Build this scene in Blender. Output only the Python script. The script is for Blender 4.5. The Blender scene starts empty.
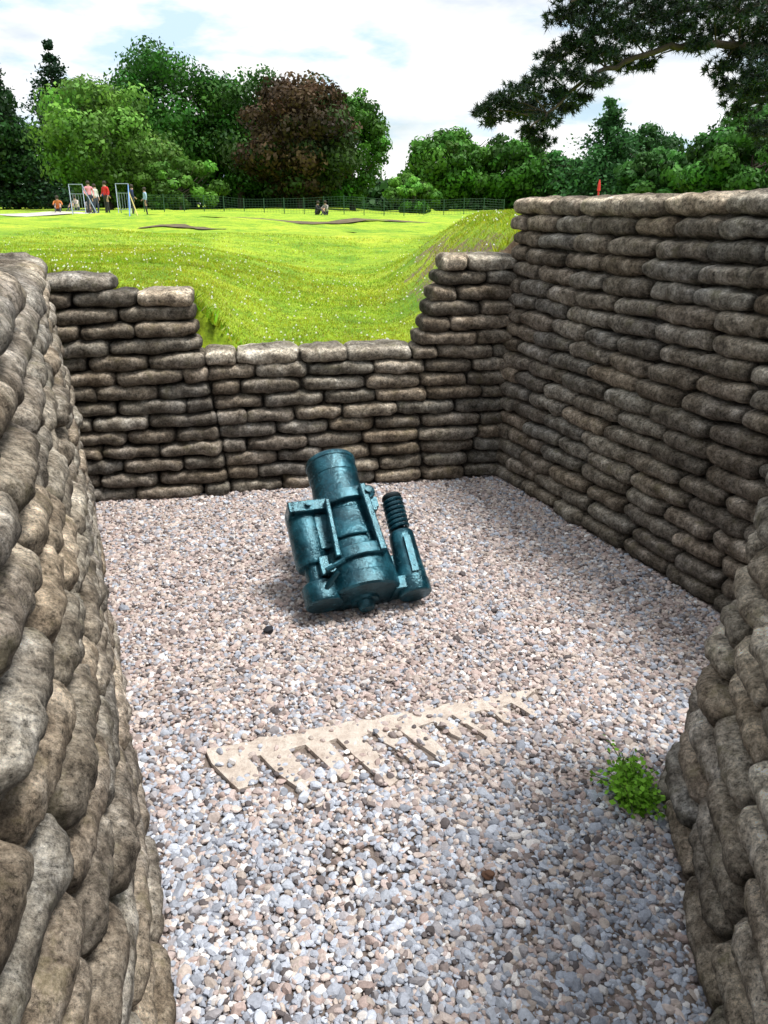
import bpy, math, random, bmesh
import numpy as np
from mathutils import Vector, Matrix
random.seed(7); rng=np.random.default_rng(7)
S=bpy.context.scene
S.view_settings.view_transform='Standard'; S.view_settings.look='None'; S.view_settings.exposure=0
COL=S.collection

# ------------------------------------------------------------------ helpers
def mesh_np(name,V,F,mat=None,col=None,smooth=False):
    V=np.asarray(V,dtype=np.float32); F=np.asarray(F,dtype=np.int32)
    me=bpy.data.meshes.new(name); me.vertices.add(len(V)); me.vertices.foreach_set('co',V.ravel())
    k=F.shape[1]; me.loops.add(F.size); me.loops.foreach_set('vertex_index',F.ravel())
    me.polygons.add(len(F)); me.polygons.foreach_set('loop_start',np.arange(len(F),dtype=np.int32)*k)
    me.update(calc_edges=True)
    me.polygons.foreach_set('use_smooth',np.full(len(F),smooth,dtype=bool))
    if col is not None:
        a=me.attributes.new('Col','FLOAT_COLOR','POINT')
        c=np.ones((len(V),4),dtype=np.float32); c[:,:3]=col
        a.data.foreach_set('color',c.ravel())
    if mat: me.materials.append(mat)
    return me
def add(name,me,parent=None,label=None,category=None,kind=None,group=None,loc=None):
    o=bpy.data.objects.new(name,me); COL.objects.link(o)
    if parent: o.parent=parent
    if label: o['label']=label
    if category: o['category']=category
    if kind: o['kind']=kind
    if group: o['group']=group
    if loc: o.location=loc
    return o
def empty(name,loc,label,category,group=None):
    o=add(name,None,None,label,category,None,group); o.location=loc; o.empty_display_size=.1; return o
def ss(t):
    t=np.clip(t,0,1); return t*t*(3-2*t)
def merge(parts):
    Vs=[];Fs=[];Cs=[];n=0
    for p in parts:
        Vs.append(p[0]);Fs.append(np.asarray(p[1])+n);n+=len(p[0])
        if len(p)>2: Cs.append(p[2])
    return np.vstack(Vs),np.vstack(Fs),(np.vstack(Cs) if Cs else None)
def tube(pts,rad,n=8,cap=True):
    pts=[Vector(p) for p in pts]; V=[];F=[]
    for i,p in enumerate(pts):
        t=(pts[min(i+1,len(pts)-1)]-pts[max(i-1,0)]).normalized()
        a=Vector((0,0,1)) if abs(t.z)<.9 else Vector((1,0,0))
        u=t.cross(a).normalized(); v=t.cross(u)
        for j in range(n):
            an=2*math.pi*j/n; V.append(tuple(p+(u*math.cos(an)+v*math.sin(an))*rad[i]))
    for i in range(len(pts)-1):
        for j in range(n):
            F.append((i*n+j,i*n+(j+1)%n,(i+1)*n+(j+1)%n,(i+1)*n+j))
    if cap:
        for base in (0,(len(pts)-1)*n):
            c=len(V); V.append(tuple(pts[0] if base==0 else pts[-1]))
            for j in range(0,n,2):
                F.append((base+j,base+(j+1)%n,base+(j+2)%n,c))
    return np.array(V),np.array(F)
def cube_sphere(n):
    key={};V=[];F=[]
    def vid(p):
        k=tuple(round(q,5) for q in p)
        if k not in key: key[k]=len(V); V.append(p)
        return key[k]
    g=np.linspace(-1,1,n+1)
    for ax in range(3):
        for sg in (-1,1):
            for i in range(n):
                for j in range(n):
                    q=[]
                    for (a,b) in ((i,j),(i+1,j),(i+1,j+1),(i,j+1)):
                        p=[0,0,0]; p[ax]=sg; p[(ax+1)%3]=g[a]; p[(ax+2)%3]=g[b]; q.append(vid(p))
                    F.append(q if sg>0 else q[::-1])
    return np.array(V),np.array(F)

# ------------------------------------------------------------------ materials
def newmat(name,rough=.8):
    m=bpy.data.materials.new(name); m.use_nodes=True; nt=m.node_tree; b=nt.nodes['Principled BSDF']
    b.inputs['Roughness'].default_value=rough
    return m,nt,b
def N(nt,t,**kw):
    n=nt.nodes.new(t)
    for k,v in kw.items():
        if k in n.inputs: n.inputs[k].default_value=v
        else: setattr(n,k,v)
    return n
def ramp(nt,fac,stops):
    r=nt.nodes.new('ShaderNodeValToRGB'); e=r.color_ramp.elements
    while len(e)<len(stops): e.new(.5)
    for i,(p,c) in enumerate(stops):
        e[i].position=p; e[i].color=(c[0],c[1],c[2],1) if hasattr(c,'__len__') else (c,c,c,1)
    nt.links.new(fac,r.inputs[0]); return r.outputs[0]
def mix(nt,f,a,b,mode='MIX'):
    m=nt.nodes.new('ShaderNodeMix'); m.data_type='RGBA'; m.blend_type=mode
    for s,v in ((m.inputs[0],f),(m.inputs[6],a),(m.inputs[7],b)):
        if hasattr(v,'links') or hasattr(v,'is_linked'): nt.links.new(v,s)
        else:
            s.default_value=v if not hasattr(v,'__len__') else (v[0],v[1],v[2],1)
    return m.outputs[2]
def noise(nt,vec,scale,detail=6,rough=.6):
    n=N(nt,'ShaderNodeTexNoise',Scale=scale,Detail=detail,Roughness=rough); nt.links.new(vec,n.inputs['Vector']); return n.outputs[0]
def vor(nt,vec,scale,feature='F1'):
    n=N(nt,'ShaderNodeTexVoronoi',Scale=scale); n.feature=feature; nt.links.new(vec,n.inputs['Vector']); return n
def bump(nt,h,strength,dist,prev=None):
    b=N(nt,'ShaderNodeBump',Strength=strength,Distance=dist); nt.links.new(h,b.inputs['Height'])
    if prev: nt.links.new(prev,b.inputs['Normal'])
    return b.outputs[0]
def mathn(nt,op,a,b):
    n=nt.nodes.new('ShaderNodeMath'); n.operation=op
    for i,v in enumerate((a,b)):
        if hasattr(v,'is_linked'): nt.links.new(v,n.inputs[i])
        else: n.inputs[i].default_value=v
    return n.outputs[0]
def objco(nt): return nt.nodes.new('ShaderNodeTexCoord').outputs['Object']
def attr(nt,name='Col'):
    a=nt.nodes.new('ShaderNodeAttribute'); a.attribute_name=name; return a.outputs['Color']
def simple(name,c,rough=.7,metal=0,var=.25,scale=30):
    m,nt,b=newmat(name,rough); co=objco(nt)
    n=noise(nt,co,scale)
    lo=[q*(1-var) for q in c]; hi=[q*(1+var) for q in c]
    nt.links.new(ramp(nt,n,[(.3,lo),(.7,hi)]),b.inputs['Base Color']); b.inputs['Metallic'].default_value=metal
    return m

def concrete():
    m,nt,b=newmat('sandbag_concrete',.92); co=objco(nt)
    n1=noise(nt,co,8,9,.75); n2=noise(nt,co,60,8,.88); n3=noise(nt,co,1.3,4,.5); n4=noise(nt,co,22,8,.8)
    base=ramp(nt,n1,[(.30,(.070,.055,.040)),(.44,(.225,.187,.140)),(.55,(.37,.32,.25)),(.68,(.60,.54,.45))])
    sp=ramp(nt,n2,[(.38,.18),(.48,.92),(.60,1.6)])
    c=mix(nt,1.0,base,sp,'MULTIPLY')
    c=mix(nt,1.0,c,ramp(nt,n4,[(.38,.55),(.50,1.),(.62,1.3)]),'MULTIPLY')
    lm=ramp(nt,noise(nt,co,9,6,.7),[(.56,0.),(.66,.45)])
    c=mix(nt,lm,c,(.25,.22,.12))
    c=mix(nt,ramp(nt,n3,[(.42,0.),(.62,.6)]),c,mix(nt,1.0,c,(.72,.74,.84),'MULTIPLY'))
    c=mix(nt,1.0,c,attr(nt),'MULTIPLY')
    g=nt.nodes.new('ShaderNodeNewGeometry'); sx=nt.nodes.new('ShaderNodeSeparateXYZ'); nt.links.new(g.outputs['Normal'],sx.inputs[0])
    up=ramp(nt,sx.outputs[2],[(.0,.75),(.45,1.05),(.9,1.55)])  # up-facing bag surfaces lightened: weathering plus top light put into the colour
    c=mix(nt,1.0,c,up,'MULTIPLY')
    nt.links.new(c,b.inputs['Base Color'])
    v=vor(nt,co,70); pit=ramp(nt,v.outputs['Distance'],[(.0,0.),(.3,1.)])
    nn=bump(nt,n4,.6,.010); nn=bump(nt,n2,1.,.015,nn); nn=bump(nt,pit,.7,.007,nn); nn=bump(nt,noise(nt,co,160,4,.7),1.,.007,nn)
    nt.links.new(nn,b.inputs['Normal']); b.inputs['Specular IOR Level'].default_value=.2
    return m
M_CON=concrete()

def leafmat(name,trans=.35):
    m,nt,b=newmat(name,.6); c=attr(nt); nt.links.new(c,b.inputs['Base Color']); b.inputs['Specular IOR Level'].default_value=.25
    t=nt.nodes.new('ShaderNodeBsdfTranslucent'); nt.links.new(c,t.inputs['Color'])
    mx=nt.nodes.new('ShaderNodeMixShader'); mx.inputs[0].default_value=trans
    nt.links.new(b.outputs[0],mx.inputs[1]); nt.links.new(t.outputs[0],mx.inputs[2]); nt.links.new(mx.outputs[0],nt.nodes['Material Output'].inputs[0])
    return m
M_LEAF=leafmat('leaves',.3); M_BLADE=leafmat('grass_blades',.4)
m,nt,b=newmat('needles',.6); nt.links.new(attr(nt),b.inputs['Base Color']); M_NEEDLE=m
def barkmat():
    m,nt,b=newmat('bark',.95); co=objco(nt); n=noise(nt,co,8,8,.7)
    nt.links.new(ramp(nt,n,[(.3,(.02,.015,.012)),(.7,(.09,.065,.05))]),b.inputs['Base Color']); nt.links.new(bump(nt,n,1,.03),b.inputs['Normal']); return m
M_BARK=barkmat()

# ------------------------------------------------------------------ layout (metres; trench floor z=0)
def curve(pts,k=8):
    P=np.array(pts,float); P=np.vstack([2*P[0]-P[1],P,2*P[-1]-P[-2]]); out=[]
    for i in range(1,len(P)-2):
        p0,p1,p2,p3=P[i-1:i+3]
        for t in np.arange(k)/k:
            out.append(.5*((2*p1)+(-p0+p2)*t+(2*p0-5*p1+4*p2-p3)*t*t+(-p0+3*p1-3*p2+p3)*t**3))
    out.append(P[-2]); return np.array(out)
Lb=[(-.36,-2.0),(-.38,-.8),(-.40,.2),(-.46,1.0),(-.72,1.84),(-1.29,3.22),(-2.08,5.15)]
Lt=[(-.46,-2.0),(-.48,-.8),(-.50,.2),(-.58,1.0),(-.86,1.84),(-1.39,3.20),(-2.14,5.10)]
Bb=[(-2.08,5.15),(.871,5.69)];  Bt=[(-2.14,5.22),(.90,5.76)]
Rb=[(.871,5.69),(2.40,1.90)];   Rt=[(.94,5.72),(2.48,1.90)]
Nb=curve([(2.30,1.80),(1.75,2.20),(1.28,2.40),(1.01,2.24),(.92,1.85),(.83,1.37),(.70,.4),(.68,-2.0)])
Nt=curve([(2.32,1.68),(1.83,2.08),(1.46,2.24),(1.225,2.12),(1.13,1.78),(1.02,1.32),(.90,.4),(.88,-2.0)])
POLY=np.array(Lt+Bt+[Rt[1]]+[tuple(q) for q in Nt[::4]])
def poly_dist(x,y):
    P=np.stack([x,y],-1); n=len(POLY); d=np.full(x.shape,1e9); ins=np.zeros(x.shape,bool)
    for i in range(n):
        a=POLY[i]; b=POLY[(i+1)%n]; ab=b-a
        t=np.clip(((P-a)@ab)/(ab@ab+1e-9),0,1); q=a+t[...,None]*ab
        d=np.minimum(d,np.linalg.norm(P-q,axis=-1))
        c=((a[1]>y)!=(b[1]>y))&(x<(b[0]-a[0])*(y-a[1])/(b[1]-a[1]+1e-12)+a[0]); ins^=c
    return np.where(ins,-d,d)
def ground_h(x,y):
    x=np.asarray(x,float); y=np.asarray(y,float)
    far=ss((y-7)/25); yy=(y-5.5).clip(0,30)
    h=.97+.15*far
    h=h+(.42-.20*far)*ss((-.96-x+.08*yy)/(.46+.34*yy))
    h=h+.14*ss((-1.9-x)/(.4+.3*yy))*(1-ss((y-5)/5))
    h=h+.94*ss((x-.16+.09*(y-6).clip(0,6))/(1.0+.12*yy.clip(0,10)))*(1-ss((y-10)/9))
    u=ss((y-8)/8)
    h=h+u*(.10*np.sin(.55*x+.35*y+.5)+.09*np.sin(.31*x-.62*y+2)+.03*np.sin(1.3*x+.9*y))
    h=h+.012*np.sin(5*x+2*y)*np.sin(4*y-3*x)
    return h
def gz(x,y): return float(ground_h(np.array([x]),np.array([y]))[0])

# ------------------------------------------------------------------ terrain
def axis(lo,hi,step,far):
    a=list(np.arange(lo,hi,step)); s=step; v=a[-1]
    while v<far: s*=1.12; v+=s; a.append(v)
    s=step; v=a[0]
    while v>-(far if lo<-3.5 else 60): s*=1.12; v-=s; a.insert(0,v)
    return np.array(a)
gx=axis(-4,4,.08,380); gy=axis(-3,9,.08,600)
X,Y=np.meshgrid(gx,gy); D=poly_dist(X,Y)
Hh=ground_h(X,Y); Z=np.where(D<.2,-.06,Hh)
idx=np.arange(X.size).reshape(X.shape)
F=np.stack([idx[:-1,:-1],idx[:-1,1:],idx[1:,1:],idx[1:,:-1]],-1).reshape(-1,4)
m,nt,b=newmat('lawn',.95); co=objco(nt)
n1=noise(nt,co,.5,6,.6); n2=noise(nt,co,16,8,.75); n3=noise(nt,co,2.2,6,.65)
g1=ramp(nt,n1,[(.3,(.20,.38,.012)),(.5,(.36,.52,.018)),(.7,(.52,.61,.035))])
g2=ramp(nt,n2,[(.32,.42),(.5,.95),(.68,1.35)])
gc=mix(nt,1.0,g1,g2,'MULTIPLY')
gc=mix(nt,ramp(nt,n3,[(.38,.8),(.52,0.)]),gc,mix(nt,1.0,gc,(.45,.68,.45),'MULTIPLY'))
geo=nt.nodes.new('ShaderNodeNewGeometry'); sx=nt.nodes.new('ShaderNodeSeparateXYZ'); nt.links.new(geo.outputs['True Normal'],sx.inputs[0])
sp_=nt.nodes.new('ShaderNodeSeparateXYZ'); nt.links.new(co,sp_.inputs[0])
rx_=ramp(nt,sp_.outputs[0],[(.0,0.),(.25,.16),(.62,.20),(.9,.15)])
sc_=mathn(nt,'SUBTRACT',mathn(nt,'ADD',mathn(nt,'MULTIPLY',noise(nt,co,2.5,7,.7),.75),sx.outputs[2]),rx_)
lx_=ramp(nt,mathn(nt,'ADD',sp_.outputs[0],1.5),[(.0,1.),(.9,1.),(1.,0.)])
dm=ramp(nt,sc_,[(.0,1.),(.88,1.),(.95,0.)])
dm=mix(nt,lx_,dm,(0,0,0))
dirt_shade=ramp(nt,n2,[(.3,(.13,.085,.055)),(.5,(.26,.18,.115)),(.7,(.38,.29,.19))])
gc=mix(nt,dm,gc,dirt_shade)
nt.links.new(gc,b.inputs['Base Color']); nt.links.new(bump(nt,n2,1,.05),b.inputs['Normal'])
M_LAWN=m
add('grass_terrain',mesh_np('grass_terrain',np.stack([X,Y,Z],-1).reshape(-1,3),F,M_LAWN,smooth=True),kind='structure')

m,nt,b=newmat('trench_soil',.95); co=objco(nt); n=noise(nt,co,30,8,.7)
nt.links.new(ramp(nt,n,[(.3,(.12,.09,.075)),(.7,(.34,.28,.24))]),b.inputs['Base Color']); nt.links.new(bump(nt,n,1,.02),b.inputs['Normal'])
V=[(-2.5,-2.8,0),(2.8,-2.8,0),(2.8,6.0,0),(-2.5,6.0,0)]
add('trench_floor',mesh_np('trench_floor',V,[(0,1,2,3)],m),kind='structure')

# ------------------------------------------------------------------ sandbag walls
TB={n:cube_sphere(n) for n in (14,20)}
def shape_bag(n,e):
    V,F=TB[n]
    a=np.abs(V)
    r=(a[:,0]**6+((a[:,1]**e+a[:,2]**e)**(1/e))**6)**(1/6)
    return V/r[:,None],F
BAG={(n,e):shape_bag(n,e) for n in TB for e in (2.3,2.9)}
def bag_local(l,d,h,seed,n,e,am0):
    r=np.random.default_rng(seed); U,F=BAG[(n,e)]
    P=U.copy(); ax=np.abs(U[:,0])
    taper=1-.09*ax**4-.15*ax**12
    P[:,0]*=l/2; P[:,1]*=d/2*(.93+.07*taper); P[:,2]*=h/2*taper
    P[:,2]*=1+.05*np.sin(P[:,0]*11+r.uniform(0,6))
    disp=np.zeros(len(P))
    fr=[(9,.0020),(19,.0022),(38,.0023),(62,.0019)]+([(95,.0018),(140,.0015)] if n>14 else [])
    for f,am in fr:
        for _ in range(3):
            k=r.normal(size=3); k/=np.linalg.norm(k); disp+=am0*am*np.sin(P@k*f+r.uniform(0,6.28)+1.5*np.sin(P@k[[1,2,0]]*f*.6))
    P+=U*disp[:,None]
    P[:,2]-= .014*(2*P[:,0]/l)**2*r.uniform(-.1,.6)
    P[:,2]+=P[:,0]*r.normal(0,.010); P[:,1]+=P[:,0]*r.normal(0,.02)
    dirt_shade=.40+.60*ss((1-np.abs(U[:,2]))*3.2)  # AO-like joint shade painted into the vertex colour, darkest at seams and ends
    dirt_shade=np.minimum(dirt_shade,.40+.60*ss((1-ax)*9))
    return P,F,dirt_shade
def pathv(pts):
    pts=np.array(pts,float); seg=np.linalg.norm(np.diff(pts,axis=0),axis=1); cum=np.concatenate([[0],np.cumsum(seg)]); T=cum[-1]
    def pos(s):
        sc=np.clip(s,0,T); q=np.stack([np.interp(sc,cum,pts[:,0]),np.interp(sc,cum,pts[:,1])],-1)
        t0=(pts[1]-pts[0])/seg[0]; t1=(pts[-1]-pts[-2])/seg[-1]
        return q+np.minimum(s,0)[...,None]*t0+np.maximum(s-T,0)[...,None]*t1
    def f(s):
        s=np.asarray(s,float); p=pos(s); t=pos(s+.06)-pos(s-.06); t/=np.linalg.norm(t,axis=-1,keepdims=True)
        return p,np.stack([-t[...,1],t[...,0]],-1)
    return f,T
def wall(name,label,base,top,H,hfun,ch,L,D,seed,n=14,off=lambda u,z:0.,breaks=lambda z:[],coping=1.35,wav=.010,tone0=1.0,e=2.9,hf=1.08,ext=.08,jit=.007,am0=1.0):
    r=random.Random(seed); parts=[]; base=np.array(base,float); top=np.array(top,float)
    K=int(math.ceil(H/ch))+2; ph=r.uniform(0,6)
    for k in range(K):
        z=(k+.5)*ch; f=min(z/H,1.05); pf,T=pathv(base*(1-f)+top*f)
        cuts=[-.1]+[q*T for q in breaks(z)]+[T+ext]
        for ci in range(len(cuts)-1):
            s0,s1=cuts[ci],cuts[ci+1]
            edges=[s0]; s=s0+L*((.5 if k%2 else 1.)*r.uniform(.8,1.1))
            while s<s1-.35*L: edges.append(s); s+=L*r.uniform(.80,1.2)
            edges.append(s1)
            for ei in range(len(edges)-1):
                a_,b_=edges[ei],edges[ei+1]; l=b_-a_; c=(a_+b_)/2; u=c/T
                if (k+1)*ch>hfun(u,z)+ch*.5: continue
                istop=(k+2)*ch>hfun(u,z+ch)+ch*.5
                dd=D*r.uniform(.97,1.03)
                P,Fq,dirt_shade=bag_local(l*1.01,dd,ch*(hf if not istop else hf*1.06)*r.uniform(.98,1.05),r.randint(0,10**8),n,e,am0)
                o=off(u,z)+r.gauss(0,jit)+dd/2
                q,nn=pf(c+P[:,0]); xy=q+nn*(P[:,1]+o)[:,None]
                sv=c+P[:,0]
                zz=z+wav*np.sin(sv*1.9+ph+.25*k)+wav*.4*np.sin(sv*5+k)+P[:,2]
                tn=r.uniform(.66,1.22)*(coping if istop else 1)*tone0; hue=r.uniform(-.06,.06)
                W=np.column_stack([xy,zz]); parts.append((W,Fq,dirt_shade[:,None]*np.array([[tn*(1+hue),tn,tn*(1-hue)]])))
    V,F,C=merge(parts)
    f0,T=pathv(base);f1,T1=pathv(top); m_=60; bv=[]
    for i in range(m_+1):
        u=i/m_; a,nn=f0(u*T)
        h=min(hfun(min(1,max(0,u+q)),z_) for q in (-.03,0,.03) for z_ in (0,1.0,1.4))-.06; q=f1(u*T1)[0]; g=h/H
        A=a+nn*.09; Q=a*(1-g)+q*g+nn*.09; R=Q+nn*.15
        bv+= [(A[0],A[1],-.05),(Q[0],Q[1],h),(R[0],R[1],h)]
    bf=[]
    for i in range(m_):
        for j in (0,1): bf.append((3*i+j,3*i+3+j,3*i+4+j,3*i+1+j))
    V,F,C=merge([(V,F,C),(np.array(bv),np.array(bf),np.full((len(bv),3),.2))])
    return add(name,mesh_np(name,V,F,M_CON,C,True),None,label,'wall')

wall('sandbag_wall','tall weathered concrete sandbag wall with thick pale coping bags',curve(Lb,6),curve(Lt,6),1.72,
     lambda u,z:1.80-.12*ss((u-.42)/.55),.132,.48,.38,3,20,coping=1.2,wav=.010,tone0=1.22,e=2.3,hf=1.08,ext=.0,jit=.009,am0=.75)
BL=lambda z:.272+.05*(1-z/1.47)
BR=lambda z:.775+.07*max(0,(z-1.0)/.65)
def hb(u,z):
    if u<.125: return 1.56
    if u<BL(z): return 1.455
    if u<BR(z): return 1.04
    return 1.66
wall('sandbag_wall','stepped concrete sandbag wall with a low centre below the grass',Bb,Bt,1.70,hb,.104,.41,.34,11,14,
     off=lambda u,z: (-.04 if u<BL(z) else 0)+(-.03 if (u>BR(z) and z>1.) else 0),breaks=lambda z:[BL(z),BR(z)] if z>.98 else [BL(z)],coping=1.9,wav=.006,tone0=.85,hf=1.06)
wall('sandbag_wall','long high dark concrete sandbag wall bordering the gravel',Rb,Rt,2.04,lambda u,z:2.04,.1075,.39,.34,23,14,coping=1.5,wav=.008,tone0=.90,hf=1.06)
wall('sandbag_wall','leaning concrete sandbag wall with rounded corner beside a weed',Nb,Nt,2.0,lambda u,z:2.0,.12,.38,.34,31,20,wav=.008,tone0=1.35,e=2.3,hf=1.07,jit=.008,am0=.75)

# ------------------------------------------------------------------ buried slab
m,nt,b=newmat('buried_slab_stone',.9); co=objco(nt); n=noise(nt,co,22,8,.7)
nt.links.new(ramp(nt,n,[(.3,(.46,.37,.31)),(.5,(.67,.58,.50)),(.7,(.79,.72,.64))]),b.inputs['Base Color']); nt.links.new(bump(nt,n,1.,.02),b.inputs['Normal'])
P0=np.array([-.68,2.38]); P1=np.array([.68,2.82]); tt=(P1-P0)/np.linalg.norm(P1-P0); LS=np.linalg.norm(P1-P0); pn=np.array([tt[1],-tt[0]])
bm=bmesh.new()
def sp(a,b_): q=P0+tt*a+pn*b_; return (q[0],q[1])
rr=random.Random(5)
k=40; outl=[sp(LS*i/k,-.065+.03*(i/k)+rr.uniform(-.012,.012)) for i in range(k+1)]
prongs=[(.02,.13,.16),(.20,.12,.33),(.37,.095,.25),(.50,.11,.30),(.655,.07,.20),(.76,.085,.24),(.91,.055,.14),(1.01,.065,.18),(1.15,.05,.12),(1.27,.05,.12)]
low=[]
for (a,w,l) in prongs:
    j=lambda s=.010: rr.uniform(-s,s)
    low+= [sp(a+j(),.035+j()),sp(a+.012+l*.12+j(),.04+l*.35),sp(a+.012+l*.25+j(),.04+l*.7+j()),sp(a+.02+l*.36+j(),.04+l+j()),sp(a+w*.55+l*.36+j(),.04+l*.96+j()),sp(a+w*.9+l*.26+j(),.04+l*.75+j()),sp(a+w+l*.12+j(),.04+l*.4),sp(a+w+j(),.045+j())]
outl+=low[::-1]
def slab_z(p):
    d=np.array(p)-P0; a=d@tt; bq=d@pn
    return .0195-.006*max(0,bq-.05)+.004*math.sin(3.1*p[0]+1.7*p[1])
vs=[bm.verts.new((p[0],p[1],slab_z(p))) for p in outl]; f=bm.faces.new(vs)
rg=bmesh.ops.extrude_face_region(bm,geom=[f])
for e in rg['geom']:
    if isinstance(e,bmesh.types.BMVert): e.co.z-=.06
bmesh.ops.recalc_face_normals(bm,faces=bm.faces)
me=bpy.data.meshes.new('buried_slab'); bm.to_mesh(me); bm.free(); me.materials.append(m)
add('buried_slab',me,None,'pale toothed concrete slab half buried in the gravel','slab')
def slab_mask(x,y):
    d=np.stack([x,y],-1)-P0; a=d@tt; bq=d@pn
    m_=(a>-.01)&(a<LS+.01)&(bq>-.07+.03*a/LS)&(bq<.045)
    for (a0,w,l) in prongs:
        m_|=(bq>.03)&(bq<.04+l)&(a>a0+(bq-.04)*.36-.01)&(a<a0+w+(bq-.04)*.25)
    return m_,a,bq

# ------------------------------------------------------------------ gravel
def rot_rand(n,r,tilt):
    a=r.uniform(0,2*np.pi,n); b_=r.normal(0,tilt,n); c_=r.normal(0,tilt,n)
    ca,sa=np.cos(a),np.sin(a); cb,sb=np.cos(b_),np.sin(b_); cc,sc=np.cos(c_),np.sin(c_)
    Rz=np.zeros((n,3,3));Rz[:,0,0]=ca;Rz[:,0,1]=-sa;Rz[:,1,0]=sa;Rz[:,1,1]=ca;Rz[:,2,2]=1
    Rx=np.zeros((n,3,3));Rx[:,0,0]=1;Rx[:,1,1]=cb;Rx[:,1,2]=-sb;Rx[:,2,1]=sb;Rx[:,2,2]=cb
    Ry=np.zeros((n,3,3));Ry[:,1,1]=1;Ry[:,0,0]=cc;Ry[:,0,2]=sc;Ry[:,2,0]=-sc;Ry[:,2,2]=cc
    return Rz@Rx@Ry
ICO=[]
for sdv in (2,1):
    bm=bmesh.new(); bmesh.ops.create_icosphere(bm,subdivisions=sdv,radius=1)
    ICO.append((np.array([v.co[:] for v in bm.verts]),np.array([[v.index for v in f.verts] for f in bm.faces]))); bm.free()
BP=np.array(Lb+Bb[1:]+Rb[1:]+[tuple(q) for q in Nb[::4]])
def grid_pts(sp_,y0,y1,r):
    global POLY
    xs=np.arange(-2.2,2.4,sp_); ys=np.arange(y0,y1,sp_); x,y=np.meshgrid(xs,ys); x=x.ravel()+r.uniform(-.5,.5,x.size)*sp_; y=y.ravel()+r.uniform(-.5,.5,y.size)*sp_
    sv=POLY; POLY=BP; d=poly_dist(x,y); POLY=sv
    k=d<.03; return x[k],y[k]
layers=[(.0185,-.003,.0,1.1),(.0172,.003,.10,.95),(.024,.008,.45,1.0)]
pal=np.array([(.60,.51,.45),(.49,.38,.345),(.56,.46,.43),(.42,.40,.42),(.41,.44,.51),(.55,.59,.67),(.84,.80,.78),(.13,.11,.11),(.30,.245,.23),(.65,.55,.50)])
AV=[];AF=[];AC=[];nv=0
for li,(spc,z0,drop,sc) in enumerate(layers):
  for (ya,yb,lod) in ((.8,3.0,0),(3.0,5.8,1)):
    IV,IF=ICO[lod]
    x,y=grid_pts(spc,ya,yb,rng)
    keep=rng.uniform(size=len(x))>drop
    sm,sa_,sb_=slab_mask(x,y); pk=np.where(sb_<.045,.95,.96-.9*(sb_-.04).clip(0,.35))-.16*(sa_/LS)**2
    keep&=~(sm&(rng.uniform(size=len(x))<pk))
    bare=np.exp(-(((x+.06)/.16)**2+((y-1.92)/.12)**2))*.7+np.exp(-(((x-.35)/.12)**2+((y-1.8)/.08)**2))*.5
    keep&=rng.uniform(size=len(x))>bare
    x=x[keep];y=y[keep];n_=len(x)
    r0=rng.lognormal(math.log(.0091),.33,n_).clip(.005,.021)*sc
    scl=np.stack([r0*rng.uniform(1.0,1.5,n_),r0*rng.uniform(.8,1.1,n_),r0*rng.uniform(.5,.85,n_)],-1)
    R=rot_rand(n_,rng,.34)
    L_=np.repeat(IV[None],n_,0)*1.14
    for q in range(6 if lod==0 else 2):
        pn_=rng.normal(size=(n_,3)); pn_/=np.linalg.norm(pn_,axis=1)[:,None]; dd=rng.uniform(.60,.95,(n_,1))
        ex=(np.einsum('nkj,nj->nk',L_,pn_)-dd).clip(0); L_=L_-ex[...,None]*pn_[:,None,:]
    L_=L_*scl[:,None,:]
    P=np.einsum('nij,nkj->nki',R,L_)
    und=.004*np.sin(3.1*x+1.7*y)+.004*np.sin(4.3*y-2*x)
    smk=slab_mask(x,y)[0]
    P[...,0]+=x[:,None];P[...,1]+=y[:,None];P[...,2]+=(z0+und+rng.normal(0,.003,n_)+np.where(smk,.015,0)+.004)[:,None]
    near=1-ss((y-1.6)/1.5)
    w=np.array([[17,13,17,10,8,6,7,4,8,14]])*(1-near[:,None])+np.array([[9,5,8,11,22,25,11,6,5,6]])*near[:,None]
    w=w/w.sum(1,keepdims=True); cw=np.cumsum(w,1); ci=(rng.uniform(size=(n_,1))>cw).sum(1).clip(0,9)
    c=pal[ci]*rng.uniform(.66,1.12,(n_,1))
    AV.append(P.reshape(-1,3)); AF.append((IF[None]+(np.arange(n_)*len(IV))[:,None,None]).reshape(-1,3)+nv); AC.append(np.repeat(c,len(IV),0)); nv+=n_*len(IV)
m,nt,b=newmat('gravel_stone',.75); co=objco(nt); n=noise(nt,co,120,4,.7)
nt.links.new(mix(nt,1.0,attr(nt),ramp(nt,n,[(.3,.75),(.7,1.15)]),'MULTIPLY'),b.inputs['Base Color']); nt.links.new(bump(nt,n,.4,.003),b.inputs['Normal'])
add('gravel',mesh_np('gravel',np.vstack(AV),np.vstack(AF),m,np.vstack(AC).clip(0,.85),False),kind='stuff')
del AV,AF,AC

def lump(name,label,cat,loc,r,colr,seed,sc=(1,1,.7)):
    q=np.random.default_rng(seed); U,Fq=cube_sphere(6); U=U/np.linalg.norm(U,axis=1)[:,None]
    d=1+.15*np.sin(U@q.normal(size=3)*3)+.1*np.sin(U@q.normal(size=3)*6)
    add(name,mesh_np(name,U*d[:,None]*r*np.array(sc),Fq,simple(name+'_material',colr,.8),smooth=True),None,label,cat,loc=loc)
lump('dark_stone','single round black stone lying on the pale gravel','stone',(-.575,3.33,.030),.024,(.02,.02,.025),4)
lump('dirt_clod','small reddish brown clod of earth on the gravel','clod',(.33,1.83,.025),.018,(.12,.06,.035),9,(1.1,.8,.7))

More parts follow.
